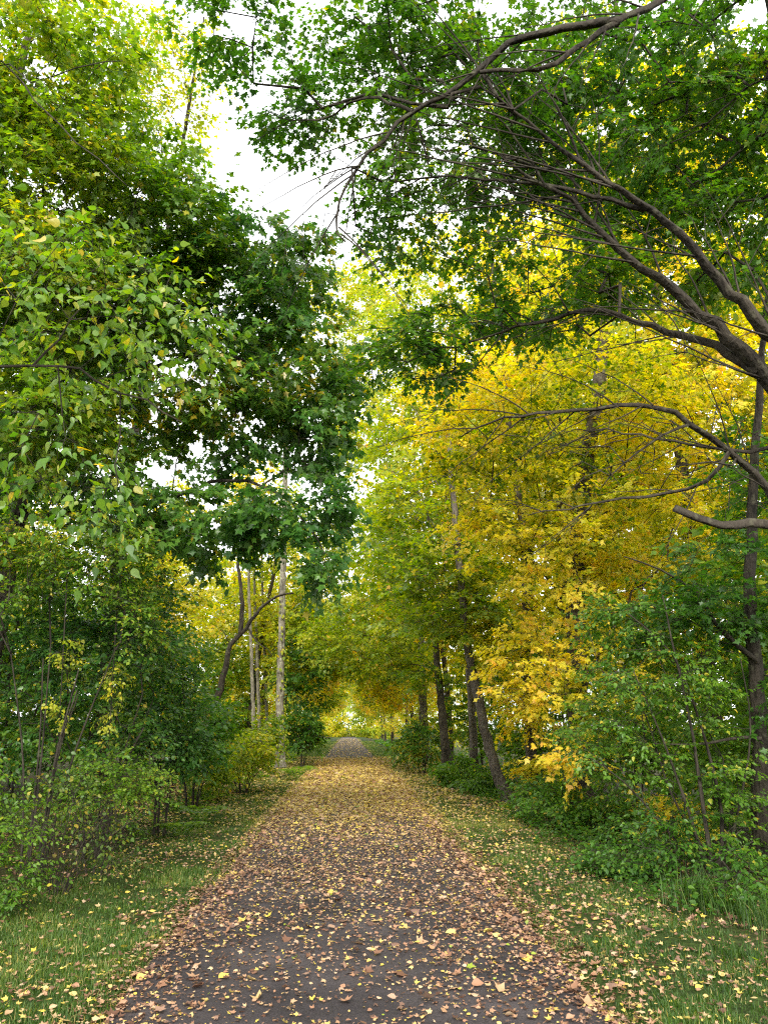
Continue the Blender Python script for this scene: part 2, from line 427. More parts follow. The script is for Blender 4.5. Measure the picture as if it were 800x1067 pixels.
def spray_leaves(tip, dr, ctr, leaf):
    S = len(tip); nt = leaf.get('twigs', 4); per = leaf.get('per', 10); Ln = leaf.get('len', .5)
    kind = leaf['kind']; size = leaf['size']; droop = leaf.get('droop', .35); flat = leaf.get('flat', .7)
    out = tip - ctr; out /= np.linalg.norm(out, axis=1)[:, None] + 1e-6
    d = dr * .6 + out * .5 + RNG.normal(0, .25, (S, 3)); d[:, 2] *= (1 - flat * .6); d[:, 2] -= droop * .35
    d /= np.linalg.norm(d, axis=1)[:, None]
    up = np.array([0, 0, 1.0]) + out * .35 + RNG.normal(0, .28, (S, 3))
    side = np.cross(d, up); side /= np.linalg.norm(side, axis=1)[:, None] + 1e-6
    nrm = np.cross(side, d)
    ang = np.linspace(-1.0, 1.0, nt)[None] + RNG.normal(0, .18, (S, nt))
    ln = Ln * RNG.uniform(.55, 1.15, (S, nt)) * (1 - .25 * np.abs(ang))
    td = np.cos(ang)[..., None] * d[:, None] + np.sin(ang)[..., None] * side[:, None] + RNG.normal(0, .12, (S, nt, 3))
    st = tip[:, None] - d[:, None] * Ln * .35 * RNG.uniform(0, 1, (S, nt, 1))
    A0 = st.reshape(-1, 3); B0 = (st + td * ln[..., None]).reshape(-1, 3)
    t = (np.arange(per)[None, None] + RNG.uniform(0, 1, (S, nt, per))) / per
    t = .12 + .9 * t
    P = st[:, :, None] + td[:, :, None] * (ln[..., None] * t)[..., None]
    P[..., 2] -= droop * .22 * Ln * t ** 2
    sgn = np.where(np.arange(per) % 2 == 0, 1.0, -1.0)[None, None] * RNG.uniform(.35, 1.15, (S, nt, per))
    sd = np.cross(td, nrm[:, None]); sd /= np.linalg.norm(sd, axis=2)[..., None] + 1e-6
    ax = np.cos(sgn)[..., None] * td[:, :, None] + np.sin(sgn)[..., None] * sd[:, :, None]
    ax[..., 2] -= droop * RNG.uniform(.2, 1.5, (S, nt, per)); ax += RNG.normal(0, .16, ax.shape)
    nn = nrm[:, None, None] + RNG.normal(0, leaf.get('ntilt', .42), ax.shape)
    P = P + ax * size * .25 + RNG.normal(0, size * .2, P.shape)
    sz = size * RNG.uniform(.42, 1.28, (S, nt, per))
    clump = .5 * (vnoise(tip[:, 0] + tip[:, 1] * .7, tip[:, 2], leaf.get('patch', 1.1), 21) - .5) + RNG.normal(0, .09, S)
    tn = leaf.get('tint', .45) + leaf.get('cl', .7) * clump[:, None, None] + RNG.normal(0, leaf.get('spread', .13), (S, nt, per))
    odd = RNG.random((S, nt, per)) < leaf.get('odd', .03)
    tn = np.where(odd, RNG.uniform(.85, 1, tn.shape), tn)
    keep = RNG.random((S, nt, per)) < leaf.get('keep', .92)
    keep = keep.ravel()
    return leaves(kind, P.reshape(-1, 3)[keep], ax.reshape(-1, 3)[keep], nn.reshape(-1, 3)[keep], sz.ravel()[keep], tn.ravel()[keep]), (A0, B0)

def copy_thing(root, loc, rz, scale, label, group):
    r = root.copy(); COL.objects.link(r); r.location = loc; r.rotation_euler = (0, 0, rz); r.scale = scale
    r['label'] = label; r['group'] = group
    for c in [o for o in root.children]:
        k = c.copy(); COL.objects.link(k); k.parent = r
    return r

def gp(px, Y):
    """ground point in the column of photo pixel px, at distance Y"""
    p = at(px, 760, Y); return (p[0], Y)

def pl(*a, Y=None): return [at(p[0], p[1], p[2] if len(p) > 2 else Y) for p in a]

# ================================================================== SETTING
def build_ground():
    xs = np.concatenate([-np.geomspace(9, 900, 30)[::-1], np.arange(-8.75, 9, .25), np.geomspace(9, 900, 30)])
    ys = np.concatenate([-np.geomspace(3, 300, 14)[::-1], np.arange(-2.75, 40, .25), np.arange(40, 130, 2.0), np.geomspace(130, 1600, 20)])
    Xg, Yg = np.meshgrid(xs, ys); Z = gh(Xg, Yg)
    V = np.stack([Xg, Yg, Z], -1).reshape(-1, 3); nx = len(xs)
    i = (np.arange(len(ys) - 1)[:, None] * nx + np.arange(nx - 1)[None]).ravel()
    F = np.stack([i, i + 1, i + 1 + nx, i + nx], -1)
    o = link('ground', mesh_from('ground', V, F, smooth=True), ground_mat()); tag(o, kind='structure')
    ys = np.concatenate([np.arange(-8, 45, .12), np.arange(45, 400, 2.0)])
    rows = []
    for fr in np.linspace(0, 1, 13):
        x = edge_l(ys) * (1 - fr) + edge_r(ys) * fr; z = pz(x, ys)
        rows.append(np.stack([x, ys, z], -1))
    rows.insert(0, rows[0] + np.array([-.03, 0, -.06])); rows.append(rows[-1] + np.array([.03, 0, -.06]))
    G = np.stack(rows, 1); V = G.reshape(-1, 3); nx = G.shape[1]
    i = (np.arange(len(ys) - 1)[:, None] * nx + np.arange(nx - 1)[None]).ravel()
    F = np.stack([i, i + 1, i + 1 + nx, i + nx], -1)
    o = link('path', mesh_from('path', V, F, smooth=True), asphalt_mat()); tag(o, kind='structure')
build_ground()

def build_litter():
    parts = []
    def batch(n, xs, ys, size, tint, tilt=.48, kinds=('curl', 'curl_oval'), lift=.004):
        z = surf(xs, ys) + lift + RNG.uniform(0, .012, n)
        az = RNG.uniform(0, 2 * math.pi, n)
        ax = np.stack([np.cos(az), np.sin(az), RNG.normal(0, .10, n)], -1)
        nn = np.stack([RNG.normal(0, tilt, n), RNG.normal(0, tilt, n), np.where(RNG.random(n) < .75, 1.0, -1.0)], -1)
        # a leaf lying on its face must not dip under the ground
        z = z + np.where(nn[:, 2] < 0, size * .16, 0)
        P = np.stack([xs, ys, z], -1) - ax * size[:, None] * .5
        P[:, 2] = z
        m = RNG.random(n) < .6
        for k, sel in ((kinds[0], m), (kinds[1], ~m)):
            if sel.any(): parts.append(leaves(k, P[sel], ax[sel], nn[sel], size[sel], tint[sel]))
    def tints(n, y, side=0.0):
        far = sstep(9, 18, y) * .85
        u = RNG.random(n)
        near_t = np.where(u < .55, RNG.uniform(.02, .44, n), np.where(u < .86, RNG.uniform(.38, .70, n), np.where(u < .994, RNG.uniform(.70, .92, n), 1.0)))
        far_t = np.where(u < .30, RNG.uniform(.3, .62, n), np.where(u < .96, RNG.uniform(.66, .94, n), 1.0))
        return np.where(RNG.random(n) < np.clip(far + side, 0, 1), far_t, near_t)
    # on the path: thin by the camera, a thick carpet from about ten metres on, bare again past the carpet's end
    n = 230000; ys = 2 + 44 * RNG.random(n) ** 1.25; xs = RNG.uniform(-1.6, 1.8, n)
    dens = .42 + .32 * sstep(5.0, 10.5, ys) + .55 * sstep(11, 19, ys)
    dens *= .45 + .95 * vnoise(xs, ys, .9, 31) * (.5 + vnoise(xs, ys, .25, 32))
    dens = np.where(ys > 41.5, dens * .25, dens)
    edge = np.exp(-np.abs(xs - edge_l(ys)) / .22) + np.exp(-np.abs(xs - edge_r(ys)) / .28)
    k = RNG.random(n) < dens * .62 + .55 * edge
    xs, ys, edge = xs[k], ys[k], edge[k]; n = len(xs)
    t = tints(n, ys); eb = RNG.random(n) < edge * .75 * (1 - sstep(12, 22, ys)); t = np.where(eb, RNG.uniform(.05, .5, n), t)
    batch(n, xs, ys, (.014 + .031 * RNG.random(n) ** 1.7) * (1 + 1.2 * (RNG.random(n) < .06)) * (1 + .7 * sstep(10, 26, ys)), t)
    # beyond the carpet
    n = 2500; ys = RNG.uniform(46, 140, n); xs = RNG.uniform(-1.7, 1.9, n)
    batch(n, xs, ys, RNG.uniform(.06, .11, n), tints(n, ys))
    # on the verges and under the shrubs
    n = 100000; ys = 2.5 + 45 * RNG.random(n) ** 1.5; left = RNG.random(n) < .48
    xs = np.where(left, RNG.uniform(-6.5, -1.3, n), RNG.uniform(1.45, 6.0, n))
    dens = .42 + 1.7 * sstep(.46, .72, vnoise(xs, ys, .8, 33)) + .5 * (xs > 0) + .35 * sstep(7, 14, ys)
    k = RNG.random(n) < dens * .55
    xs, ys = xs[k], ys[k]; n = len(xs)
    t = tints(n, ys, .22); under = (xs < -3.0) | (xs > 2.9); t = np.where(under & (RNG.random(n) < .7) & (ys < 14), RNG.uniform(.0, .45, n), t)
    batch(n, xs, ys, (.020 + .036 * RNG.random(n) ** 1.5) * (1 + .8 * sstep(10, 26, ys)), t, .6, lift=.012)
    V, F, T = cat_leaves(parts)
    o = link('fallen_leaves', mesh_from('fallen_leaves', V, F, T), LEAFMATS['litter_leaf'])
    tag(o, 'carpet of yellow, tan and brown fallen leaves on the path and verges', 'fallen leaves', kind='stuff')
build_litter()

def blades(xs, ys, h, w, tint, lean=.5, curl=.6):
    n = len(xs); z = gh(xs, ys) - .004
    az = RNG.uniform(0, 2 * math.pi, n); l = np.abs(RNG.normal(0, lean, n))
    dx = np.cos(az) * l; dy = np.sin(az) * l
    sx = -np.sin(az + RNG.normal(0, .5, n)) ; sy = np.cos(az)
    sd = np.stack([sx, sy, np.zeros(n)], -1)
    p0 = np.stack([xs, ys, z], -1)
    d = np.stack([dx, dy, np.ones(n)], -1); d /= np.linalg.norm(d, axis=1)[:, None]
    p1 = p0 + d * (h * .5)[:, None]
    d2 = d + np.stack([dx, dy, -curl * np.ones(n) * RNG.uniform(0, 1.4, n)], -1); d2 /= np.linalg.norm(d2, axis=1)[:, None] + 1e-6
    p2 = p1 + d2 * (h * .55)[:, None]
    hw = (w * .5)[:, None]
    V = np.stack([p0 - sd * hw, p0 + sd * hw, p1 - sd * hw * .8, p1 + sd * hw * .8, p2], 1).reshape(-1, 3)
    b = np.arange(n)[:, None, None] * 5
    F = (b + np.array([[0, 1, 3], [0, 3, 2], [2, 3, 4]])[None]).reshape(-1, 3)
    return V, F, np.repeat(np.clip(tint, 0, 1), 5)

def build_grass():
    for side, lab in ((-1, 'short patchy green grass on the wide verge left of the path'), (1, 'short leaf-strewn grass on the narrow verge right of the path')):
        parts = []
        for y0, y1, dn, w in ((2.5, 6, 8500, .0045), (6, 9, 6500, .005), (9, 14, 3200, .007), (14, 24, 1500, .010), (24, 50, 600, .018), (50, 110, 120, .035)):
            wd = 2.3 if side < 0 else 1.9
            n = int((y1 - y0) * wd * dn); ys = RNG.uniform(y0, y1, n)
            xs = (edge_l(ys) + .06 - wd * RNG.random(n)) if side < 0 else (edge_r(ys) - .06 + wd * RNG.random(n))
            far = np.abs(xs - np.where(side < 0, edge_l(ys), edge_r(ys)))
            g = vnoise(xs, ys, .55, 41) * .6 + vnoise(xs, ys, .17, 42) * .4
            dens = sstep(.25, .56, g) * (1 - .75 * sstep(wd * .6, wd, far)) * (.35 + .65 * sstep(.0, .18, far))
            k = RNG.random(n) < dens; xs, ys, g = xs[k], ys[k], g[k]; m = len(xs)
            h = RNG.uniform(.014, .050, m) * (.6 + .9 * g) * (1 + .6 * (RNG.random(m) < .06)) * (1 + .3 * sstep(10, 30, ys))
            t = .28 + .7 * (g - .5) + .5 * (vnoise(xs, ys, 1.6, 44) - .5) + RNG.normal(0, .13, m) + .2 * sstep(8, 18, ys); t = np.where(RNG.random(m) < .07, 1, t)
            parts.append(blades(xs, ys, h, np.full(m, w), t))
        V, F, T = cat_leaves(parts)
        o = link('grass', mesh_from('grass', V, F, T), LEAFMATS['grass_blade']); tag(o, lab, 'grass', kind='stuff')
build_grass()

def build_cover():
    """knee-high weeds nobody could count, along both woodland edges"""
    for side, lab in ((-1, 'low leafy weeds along the foot of the left-hand shrubs'), (1, 'low dark leafy weeds along the right-hand bank')):
        parts = []
        for y0, y1, dn, sz in ((4.5, 9, 30, .05), (9, 16, 24, .06), (16, 28, 13, .085), (28, 60, 5, .14), (60, 120, 1.6, .3)):
            W = 4.2; n = int((y1 - y0) * W * dn); ys = RNG.uniform(y0, y1, n)
            off = W * RNG.random(n) ** 1.3
            inn = -3.25 - .1 * np.minimum(ys - 8, 0) + .02 * np.clip(ys - 10, 0, 12) if side < 0 else 2.85 + .03 * np.clip(ys - 8, 0, 30)
            xs = inn + side * off + RNG.normal(0, .12, n)
            g = vnoise(xs, ys, .9, 51 + side)
            k = RNG.random(n) < sstep(.22, .6, g) ; xs, ys, off, g = xs[k], ys[k], off[k], g[k]; m = len(xs)
            hgt = (.10 + .38 * np.clip(off / 1.0, 0, 1)) * (.45 + .9 * g) * (1.15 if side > 0 else .85)
            L = 9
            tt = RNG.uniform(.25, 1, (m, L)); az = RNG.uniform(0, 2 * math.pi, (m, L))
            P = np.stack([xs[:, None] + np.cos(az) * .08 * (1.3 - tt), ys[:, None] + np.sin(az) * .08 * (1.3 - tt), (gh(xs, ys) + 0)[:, None] + hgt[:, None] * tt], -1)
            ax = np.stack([np.cos(az), np.sin(az), RNG.uniform(-.5, .5, (m, L))], -1)
            nn = np.array([0, 0, 1.0]) + RNG.normal(0, .4, (m, L, 3))
            s = sz * RNG.uniform(.6, 1.35, (m, L))
            t = .3 + .5 * (g[:, None] - .5) + RNG.normal(0, .12, (m, L)) + .12 * sstep(12, 26, ys)[:, None]; t = np.where(RNG.random((m, L)) < .04, .9, t)
            parts.append(leaves('ovate' if y0 < 16 else 'rhomb', P.reshape(-1, 3), ax.reshape(-1, 3), nn.reshape(-1, 3), s.ravel(), t.ravel()))
        V, F, T = cat_leaves(parts)
        o = link('ground_cover', mesh_from('ground_cover', V, F, T), LEAFMATS['green_leaf' if side > 0 else 'light_green_leaf']); tag(o, lab, 'ground cover', kind='stuff')
build_cover()

# ================================================================== RIGHT-HAND TREES
M9 = dict(kind='maple', size=.078, mat='green_leaf', twigs=5, per=12, len=.52, tint=.56, droop=.35, odd=.01)
Tp = [(4.95, 7.9, gh(4.95, 7.9) - .1), (4.9, 7.8, 1.6), (4.95, 7.6, 3.6), (5.0, 7.3, 5.2), (5.15, 6.9, 7.2), (5.2, 6.4, 9.2), (5.1, 6.0, 10.8)]
limbs = [
    (pl((868, 470, 7.4), (800, 395), (760, 350), (700, 300), (640, 255), (595, 210), (560, 190), (525, 165), Y=7.3), .108, .014),
    (pl((878, 440, 7.3), (800, 345), (750, 290), (695, 230), (630, 190), (585, 155), (550, 125), (500, 90), Y=7.0), .088, .010),
    (pl((790, 388, 7.3), (760, 366, 7.4), (710, 350, 7.8), (660, 335, 8), (610, 325, 8.2), (525, 345, 8.6), (475, 362, 8.8)), .055, .010),
    (pl((672, 218, 7.05), (600, 200, 7.2), (525, 187, 7.5), (450, 185, 7.7), (400, 190, 7.8)), .030, .008),
    (pl((850, 160, 6.9), (780, -40, 6.7), (690, 0, 6.5), (640, 25, 6.4), (600, 50, 6.4), (560, 73, 6.4), (500, 75, 6.5)), .085, .020),
    (pl((645, 22, 6.4), (590, 30, 6.5), (530, 45, 6.7), (480, 90, 6.9), (430, 115, 7.1), (400, 145, 7.2), (370, 180, 7.3), (352, 226, 7.4), (360, 252, 7.4)), .050, .008),
    (pl((430, 116, 7.1), (380, 100, 7.4), (330, 125, 7.7), (290, 122, 8.0)), .022, .006),
    (pl((890, 610, 7.9), (800, 510, 8.0), (760, 470, 8.0), (720, 440, 8.0), (680, 422, 8.1), (600, 427, 8.3), (525, 435, 8.6), (480, 455, 8.8)), .062, .008),
    (pl((880, 480, 7.8), (800, 470, 7.9), (720, 465, 8.1), (650, 450, 8.3), (600, 447, 8.5)), .030, .006),
    (pl((760, 470, 8.0), (735, 500, 8.0), (690, 515, 8.1), (590, 530, 8.5), (550, 537, 8.7)), .026, .006),
    (pl((722, 441, 8.0), (690, 455, 8.1), (650, 482, 8.3), (625, 510, 8.4)), .018, .005),
    (pl((890, 560, 7.7), (800, 548, 7.6), (750, 545, 7.5), (703, 530, 7.4)), .060, .038),
    (pl((860, 120, 6.9), (800, 80, 7.2), (760, 105, 7.4), (730, 135, 7.6)), .030, .008),
]
make_tree('overhanging_maple', 'green maple whose long dark limbs reach over the path from the right edge', 'tree', (4.95, 7.9), [(Tp, .24, .05)],
    [lobe(650, 120, 8.4, 165, 120, 1.2, 250), lobe(480, 130, 8.2, 130, 105, 1.1, 165), lobe(765, 60, 7.9, 110, 90, 1.1, 120), lobe(410, 30, 7.8, 90, 50, 1.0, 70),
     lobe(560, 300, 8.9, 115, 48, 1.2, 80), lobe(720, 245, 8.8, 100, 70, .9, 95), lobe(300, 110, 8.2, 55, 38, .8, 30), lobe(430, 372, 9.0, 60, 25, .8, 30), lobe(250, 25, 7.6, 75, 22, .8, 26),
     lobe(410, 215, 8.0, 55, 55, .8, 30), lobe(560, -60, 7.6, 220, 60, 1.3, 60), lobe(840, 220, 7.6, 60, 150, 1.1, 60), lobe(480, 335, 8.9, 70, 30, .9, 20)],
    M9, limbs, bark='brown', bark_limb='dark', minz=4.2, reach=.2, grown_r=.03, twig=.0055,
    fan=[(0, 22, .8, 1.9, .015), (1, 22, .8, 2.0, .014), (2, 14, .6, 1.5, .010), (3, 10, .5, 1.2, .008), (4, 12, .6, 1.5, .013), (5, 16, .5, 1.4, .010), (6, 6, .3, .8, .007), (7, 16, .5, 1.3, .010), (8, 8, .5, 1.1, .008), (9, 8, .4, 1.0, .008), (12, 5, .4, .9, .008)],
    bare=[lobe(600, 330, 8.2, 110, 40, .4, 14), lobe(690, 455, 8.1, 95, 40, .6, 34), lobe(590, 440, 8.4, 90, 30, .5, 22), lobe(740, 500, 8, 60, 40, .5, 16), lobe(640, 500, 8.3, 80, 40, .5, 16), lobe(500, 130, 7.2, 120, 90, 1, 30), lobe(360, 190, 7.5, 40, 60, .5, 12)])

make_tree('slender_tree', 'dark slender trunk at the right frame edge rising out of the shrubs', 'tree', gp(796, 9.3), [
    (pl((797, 900), (793, 800), (787, 700), (781, 620), (783, 540), (790, 430), (800, 300), Y=9.3), .115, .03)],
    [lobe(770, 610, 9.1, 70, 55, .9, 40), lobe(720, 640, 9.4, 70, 40, .9, 34), lobe(800, 500, 9.6, 60, 70, 1, 30), lobe(830, 720, 9.3, 60, 80, 1, 30)],
    dict(M9, size=.075, tint=.36), [
    (pl((790, 690), (755, 660), (725, 620), (690, 595), (650, 580), Y=9.2), .035, .006),
    (pl((793, 770), (760, 770), (720, 778), (680, 775), Y=9.0), .022, .005)], bark='dark', minz=2.2, reach=.3)

YL = dict(kind='trilobe', size=.095, mat='yellow_leaf', twigs=4, per=13, len=.52, tint=.455, cl=1.0, spread=.17, droop=.4, patch=1.1, odd=.02)
make_tree('yellow_maple', 'big golden yellow maple filling the right side behind the bare dark limbs', 'tree', gp(602, 14.5), [
    (pl((606, 870), (603, 760), (600, 640), (602, 560), (612, 480), (628, 370), (640, 250), (650, 120), (640, -20), Y=14.5), .22, .05)],
    [lobe(590, 430, 14.0, 150, 80, 2.2, 250), lobe(690, 440, 14.5, 110, 100, 2.2, 170), lobe(490, 440, 14.5, 80, 70, 1.6, 105), lobe(580, 560, 13.5, 90, 80, 1.7, 140),
     lobe(670, 560, 14.0, 90, 80, 1.8, 110), lobe(560, 690, 13.6, 55, 50, 1.0, 48), lobe(620, 710, 13.4, 60, 60, 1.0, 50), lobe(600, 790, 13.0, 42, 26, .7, 18), lobe(500, 545, 14, 45, 45, 1.0, 30),
     lobe(760, 380, 15, 90, 110, 1.8, 95), lobe(690, 850, 12.5, 60, 30, .8, 16), lobe(640, 300, 15, 150, 80, 2, 160), lobe(650, 130, 16, 170, 130, 2.2, 210), lobe(780, 640, 14.5, 70, 80, 1.6, 60)],
    YL, bark='brown', minz=2.0, reach=.3)
make_tree('yellow_maple', 'tall amber tree standing close behind the leaning trunk', 'tree', gp(552, 21.5), [
    (pl((554, 822), (551, 740), (548, 660), (545, 560), (530, 440), (515, 300), (500, 160), Y=21.5), .15, .04)],
    [lobe(520, 610, 20.5, 55, 45, 1.6, 80), lobe(505, 660, 20, 35, 30, 1, 30), lobe(540, 720, 20.5, 32, 50, 1, 45), lobe(500, 500, 22, 75, 70, 2, 120), lobe(480, 400, 23, 80, 70, 2.2, 110), lobe(450, 300, 24, 75, 60, 2.2, 60), lobe(520, 250, 23, 90, 90, 2.2, 80), lobe(560, 800, 20.5, 26, 22, .7, 12)],
    dict(YL, size=.12, tint=.46, len=.75, mat='yellow_leaf'), bark='brown', minz=2.2, reach=.3)

YG = dict(kind='trilobe', size=.13, mat='yellow_green_leaf', twigs=4, per=11, len=.8, tint=.42, cl=.7, spread=.14, droop=.45, patch=1.8, odd=.03)
make_tree('leaning_tree', 'grey trunk leaning left towards the path above green weeds', 'tree', gp(528, 19.5), [
    (pl((530, 838), (512, 790), (500, 740), (490, 690), (483, 640), (476, 560), (468, 470), (460, 370), Y=19.5), .135, .05)],
    [lobe(455, 600, 20, 60, 50, 1.8, 110), lobe(430, 540, 21, 58, 70, 2, 130), lobe(440, 440, 22, 66, 75, 2, 130), lobe(450, 650, 20.5, 40, 22, 1.2, 26), lobe(490, 640, 19.3, 40, 30, 1, 24), lobe(430, 345, 22, 50, 60, 1.6, 70)],
    YG, bark='grey', minz=3.0, reach=.3)
make_tree('straight_tree', 'thin straight grey trunk just left of the leaning trunk', 'tree', gp(493, 24), [
    (pl((495, 812), (491, 740), (486, 660), (482, 560), (478, 420), (470, 300), Y=24), .13, .04)],
    [lobe(480, 560, 25, 45, 60, 1.6, 45), lobe(470, 430, 26, 60, 70, 2, 55), lobe(455, 300, 26, 60, 50, 2, 30)],
    dict(YG, tint=.5), bark='grey', minz=3.5, reach=.3)
make_tree('brown_tree', 'dark brown trunk between the thin straight trunk and the vine covered trunk', 'tree', gp(464, 28), [
    (pl((466, 800), (460, 740), (455, 690), (450, 620), (446, 520), (440, 400), Y=28), .155, .05)],
    [lobe(430, 640, 28, 50, 35, 1.8, 55), lobe(400, 590, 29, 45, 45, 1.8, 55), lobe(420, 520, 30, 50, 70, 2.2, 70), lobe(430, 410, 31, 50, 60, 2.2, 80), lobe(410, 300, 32, 48, 50, 2, 75), lobe(440, 700, 27.5, 22, 20, .8, 14), lobe(375, 655, 31, 48, 28, 1.8, 60), lobe(345, 670, 33, 34, 24, 1.8, 40), lobe(400, 690, 31, 34, 18, 1.6, 36)],
    dict(YG, size=.15, tint=.36), bark='brown', minz=3.5, reach=.3)
make_tree('vine_clad_tree', 'greyish trunk wrapped in yellowing vine, left of the dark brown trunk', 'tree', gp(440, 34), [
    (pl((442, 790), (440, 720), (438, 660), (436, 560), (430, 440), Y=34), .2, .05)],
    [lobe(400, 640, 35, 40, 35, 2, 60), lobe(390, 560, 36, 36, 55, 2.2, 90), lobe(402, 460, 37, 40, 60, 2.2, 90), lobe(365, 695, 38, 36, 16, 2, 40), lobe(335, 690, 39, 28, 18, 2, 30), lobe(420, 690, 34, 30, 22, 1.2, 24), lobe(390, 350, 38, 34, 70, 2, 90), lobe(374, 430, 38, 22, 70, 2, 60), lobe(372, 300, 38, 30, 45, 2, 60), lobe(362, 370, 39, 18, 50, 1.5, 50), lobe(354, 460, 39.5, 16, 60, 1.5, 60), lobe(346, 565, 39.5, 20, 35, 1.5, 50)],
    dict(YG, size=.17, tint=.55), bark='grey', minz=.5, reach=.3)

def vine_on(root, pts, r, n, lab):
    '''climbing vine leaves on a trunk, a sub-part of it'''
    tk = [o for o in root.children if o.name.startswith('trunk')][0]
    P = spline(pts, .05); i = RNG.integers(0, len(P), n); a = RNG.uniform(0, 6.283, n)
    out = np.stack([np.cos(a), np.sin(a), np.zeros(n)], -1); k = RNG.random(n) < .25 + vnoise(a * 1.2, P[i, 2], .6, 77)
    p = P[i] + out * (r + RNG.uniform(0, .16, n))[:, None]
    ax = out * .5 + np.array([0, 0, -.9]) + RNG.normal(0, .35, (n, 3))
    V, F, T = leaves('ovate', p[k], ax[k], (out + RNG.normal(0, .4, (n, 3)))[k], RNG.uniform(.06, .15, n)[k], (.5 + RNG.normal(0, .2, n))[k])
    o = link('vine', mesh_from('vine', V - np.array(root.location), F, T), LEAFMATS['yellow_green_leaf'], tk); o['label'] = lab
vine_on(bpy.data.objects['vine_clad_tree'], pl((441, 780), (440, 720), (438, 680), Y=34), .2, 700, 'yellowing vine leaves climbing the trunk')

# ================================================================== LEFT-HAND TREES
GM = dict(kind='maple', size=.105, mat='deep_green_leaf', twigs=4, per=12, len=.5, tint=.66, ntilt=.55, droop=.75, flat=.5, odd=.012, cl=.8)
lt = (-5.2, 11.5)
make_tree('drooping_maple', 'large deep green maple drooping over the path from the left', 'tree', lt, [
    ([(-5.2, 11.5, -.1), (-5.15, 11.4, 2.0), (-5.0, 11.3, 4.2), (-4.7, 11.2, 6.5), (-4.4, 11, 9)], .21, .05)],
    [lobe(240, 300, 10.5, 95, 65, 1.5, 130), lobe(170, 370, 10.5, 110, 85, 1.5, 130), lobe(300, 360, 10.5, 62, 80, 1.2, 85), lobe(330, 440, 10.3, 40, 55, .9, 46), lobe(240, 435, 10.5, 80, 50, 1.2, 60),
     lobe(200, 540, 10.3, 90, 40, 1.1, 75), lobe(300, 540, 10.1, 62, 30, .8, 34), lobe(335, 585, 9.9, 20, 28, .5, 13), lobe(100, 470, 10.6, 100, 75, 1.2, 80), lobe(310, 265, 10.5, 45, 30, .9, 32), lobe(355, 400, 10.5, 26, 20, .5, 10), lobe(345, 520, 10, 22, 28, .5, 12)],
    GM, [([(-4.95, 11.3, 4.6), *pl((170, 520, 10.7), (230, 500, 10.5), (285, 510, 10.3), (330, 560, 10.0))], .06, .008),
         ([(-4.7, 11.2, 6.4), *pl((160, 380, 10.8), (230, 370, 10.6), (300, 400, 10.5), (345, 430, 10.4))], .06, .008)], bark='dark', minz=3.0, reach=.28)
LG = dict(kind='maple', size=.085, mat='light_green_leaf', twigs=5, per=11, len=.5, tint=.62, ntilt=.55, droop=.5, cl=.8, odd=.03)
make_tree('light_green_tree', 'light green tree filling the upper left corner behind bare twigs', 'tree', (-5.6, 9.2), [
    ([(-5.6, 9.2, -.1), (-5.5, 9.1, 3), (-5.2, 9, 6), (-4.9, 8.9, 9), (-4.6, 8.8, 11)], .19, .05)],
    [lobe(60, 190, 9, 110, 80, 1.4, 190), lobe(60, 80, 8.5, 95, 70, 1.3, 150), lobe(150, 210, 9.3, 70, 70, 1.2, 85), lobe(40, 310, 8.8, 100, 80, 1.3, 160), lobe(195, 240, 9.6, 55, 50, 1, 75), lobe(-20, 200, 8.5, 60, 200, 1.2, 100), lobe(40, 430, 9, 90, 70, 1.1, 100), lobe(120, 300, 9.4, 80, 60, 1, 80)],
    LG, bark='dark', minz=3.0, reach=.28)
NL = dict(kind='pointed', size=.075, mat='light_green_leaf', twigs=3, per=5, len=.36, tint=.40, spread=.2, droop=.9, flat=.3, ntilt=.7, odd=.06, cl=.6)
make_tree('elm_sapling', 'nearest sapling at left with sparse pointed leaves on thin black twigs', 'tree', (-3.75, 4.6), [
    ([(-3.75, 4.6, -.05), (-3.7, 4.6, 1.5), (-3.6, 4.6, 3.0), (-3.45, 4.6, 4.6), (-3.3, 4.6, 6.2)], .06, .02)],
    [lobe(70, 320, 4.5, 100, 110, .5, 40), lobe(160, 340, 4.7, 60, 80, .4, 22), lobe(60, 480, 4.6, 90, 60, .4, 22), lobe(120, 540, 4.7, 28, 18, .2, 5), lobe(215, 360, 4.8, 20, 60, .2, 9), lobe(-30, 300, 4.4, 60, 150, .5, 20)],
    NL, [
    ([(-3.6, 4.6, 3.3), *pl((-20, 385), (60, 383), (100, 395), (150, 415), (190, 440), Y=4.6)], .016, .004),
    ([(-3.45, 4.6, 4.4), *pl((-20, 75), (20, 85), (60, 132), (100, 166), (132, 193), Y=4.7)], .014, .003),
    ([(-3.42, 4.6, 4.6), *pl((-20, 70), (30, 84), (80, 72), (128, 63), Y=4.7)], .012, .003),
    (pl((35, 380), (60, 350), (85, 318), (110, 300), Y=4.6), .009, .003)], bark='dark', minz=2.2, reach=.3, twig=.0022, grown_r=.009)
make_tree('thin_crowned_tree', 'sparse yellow green tree against the white sky beside the gap', 'tree', gp(120, 20), [
    ([(-6.2, 20, -.1), (-6.1, 20, 6), (-5.8, 20, 12), (-5.4, 20, 18), (-5.0, 20, 24)], .2, .03)],
    [lobe(180, 75, 19, 55, 60, 1.8, 110), lobe(110, 40, 19, 60, 45, 1.8, 70), lobe(170, 150, 19.5, 60, 50, 1.8, 45), lobe(120, 250, 20, 90, 100, 2, 60), lobe(60, -20, 19, 90, 40, 2, 30)],
    dict(YG, size=.11, tint=.5, keep=.75, per=9), bark='dark', minz=7, reach=.3, twig=.005)

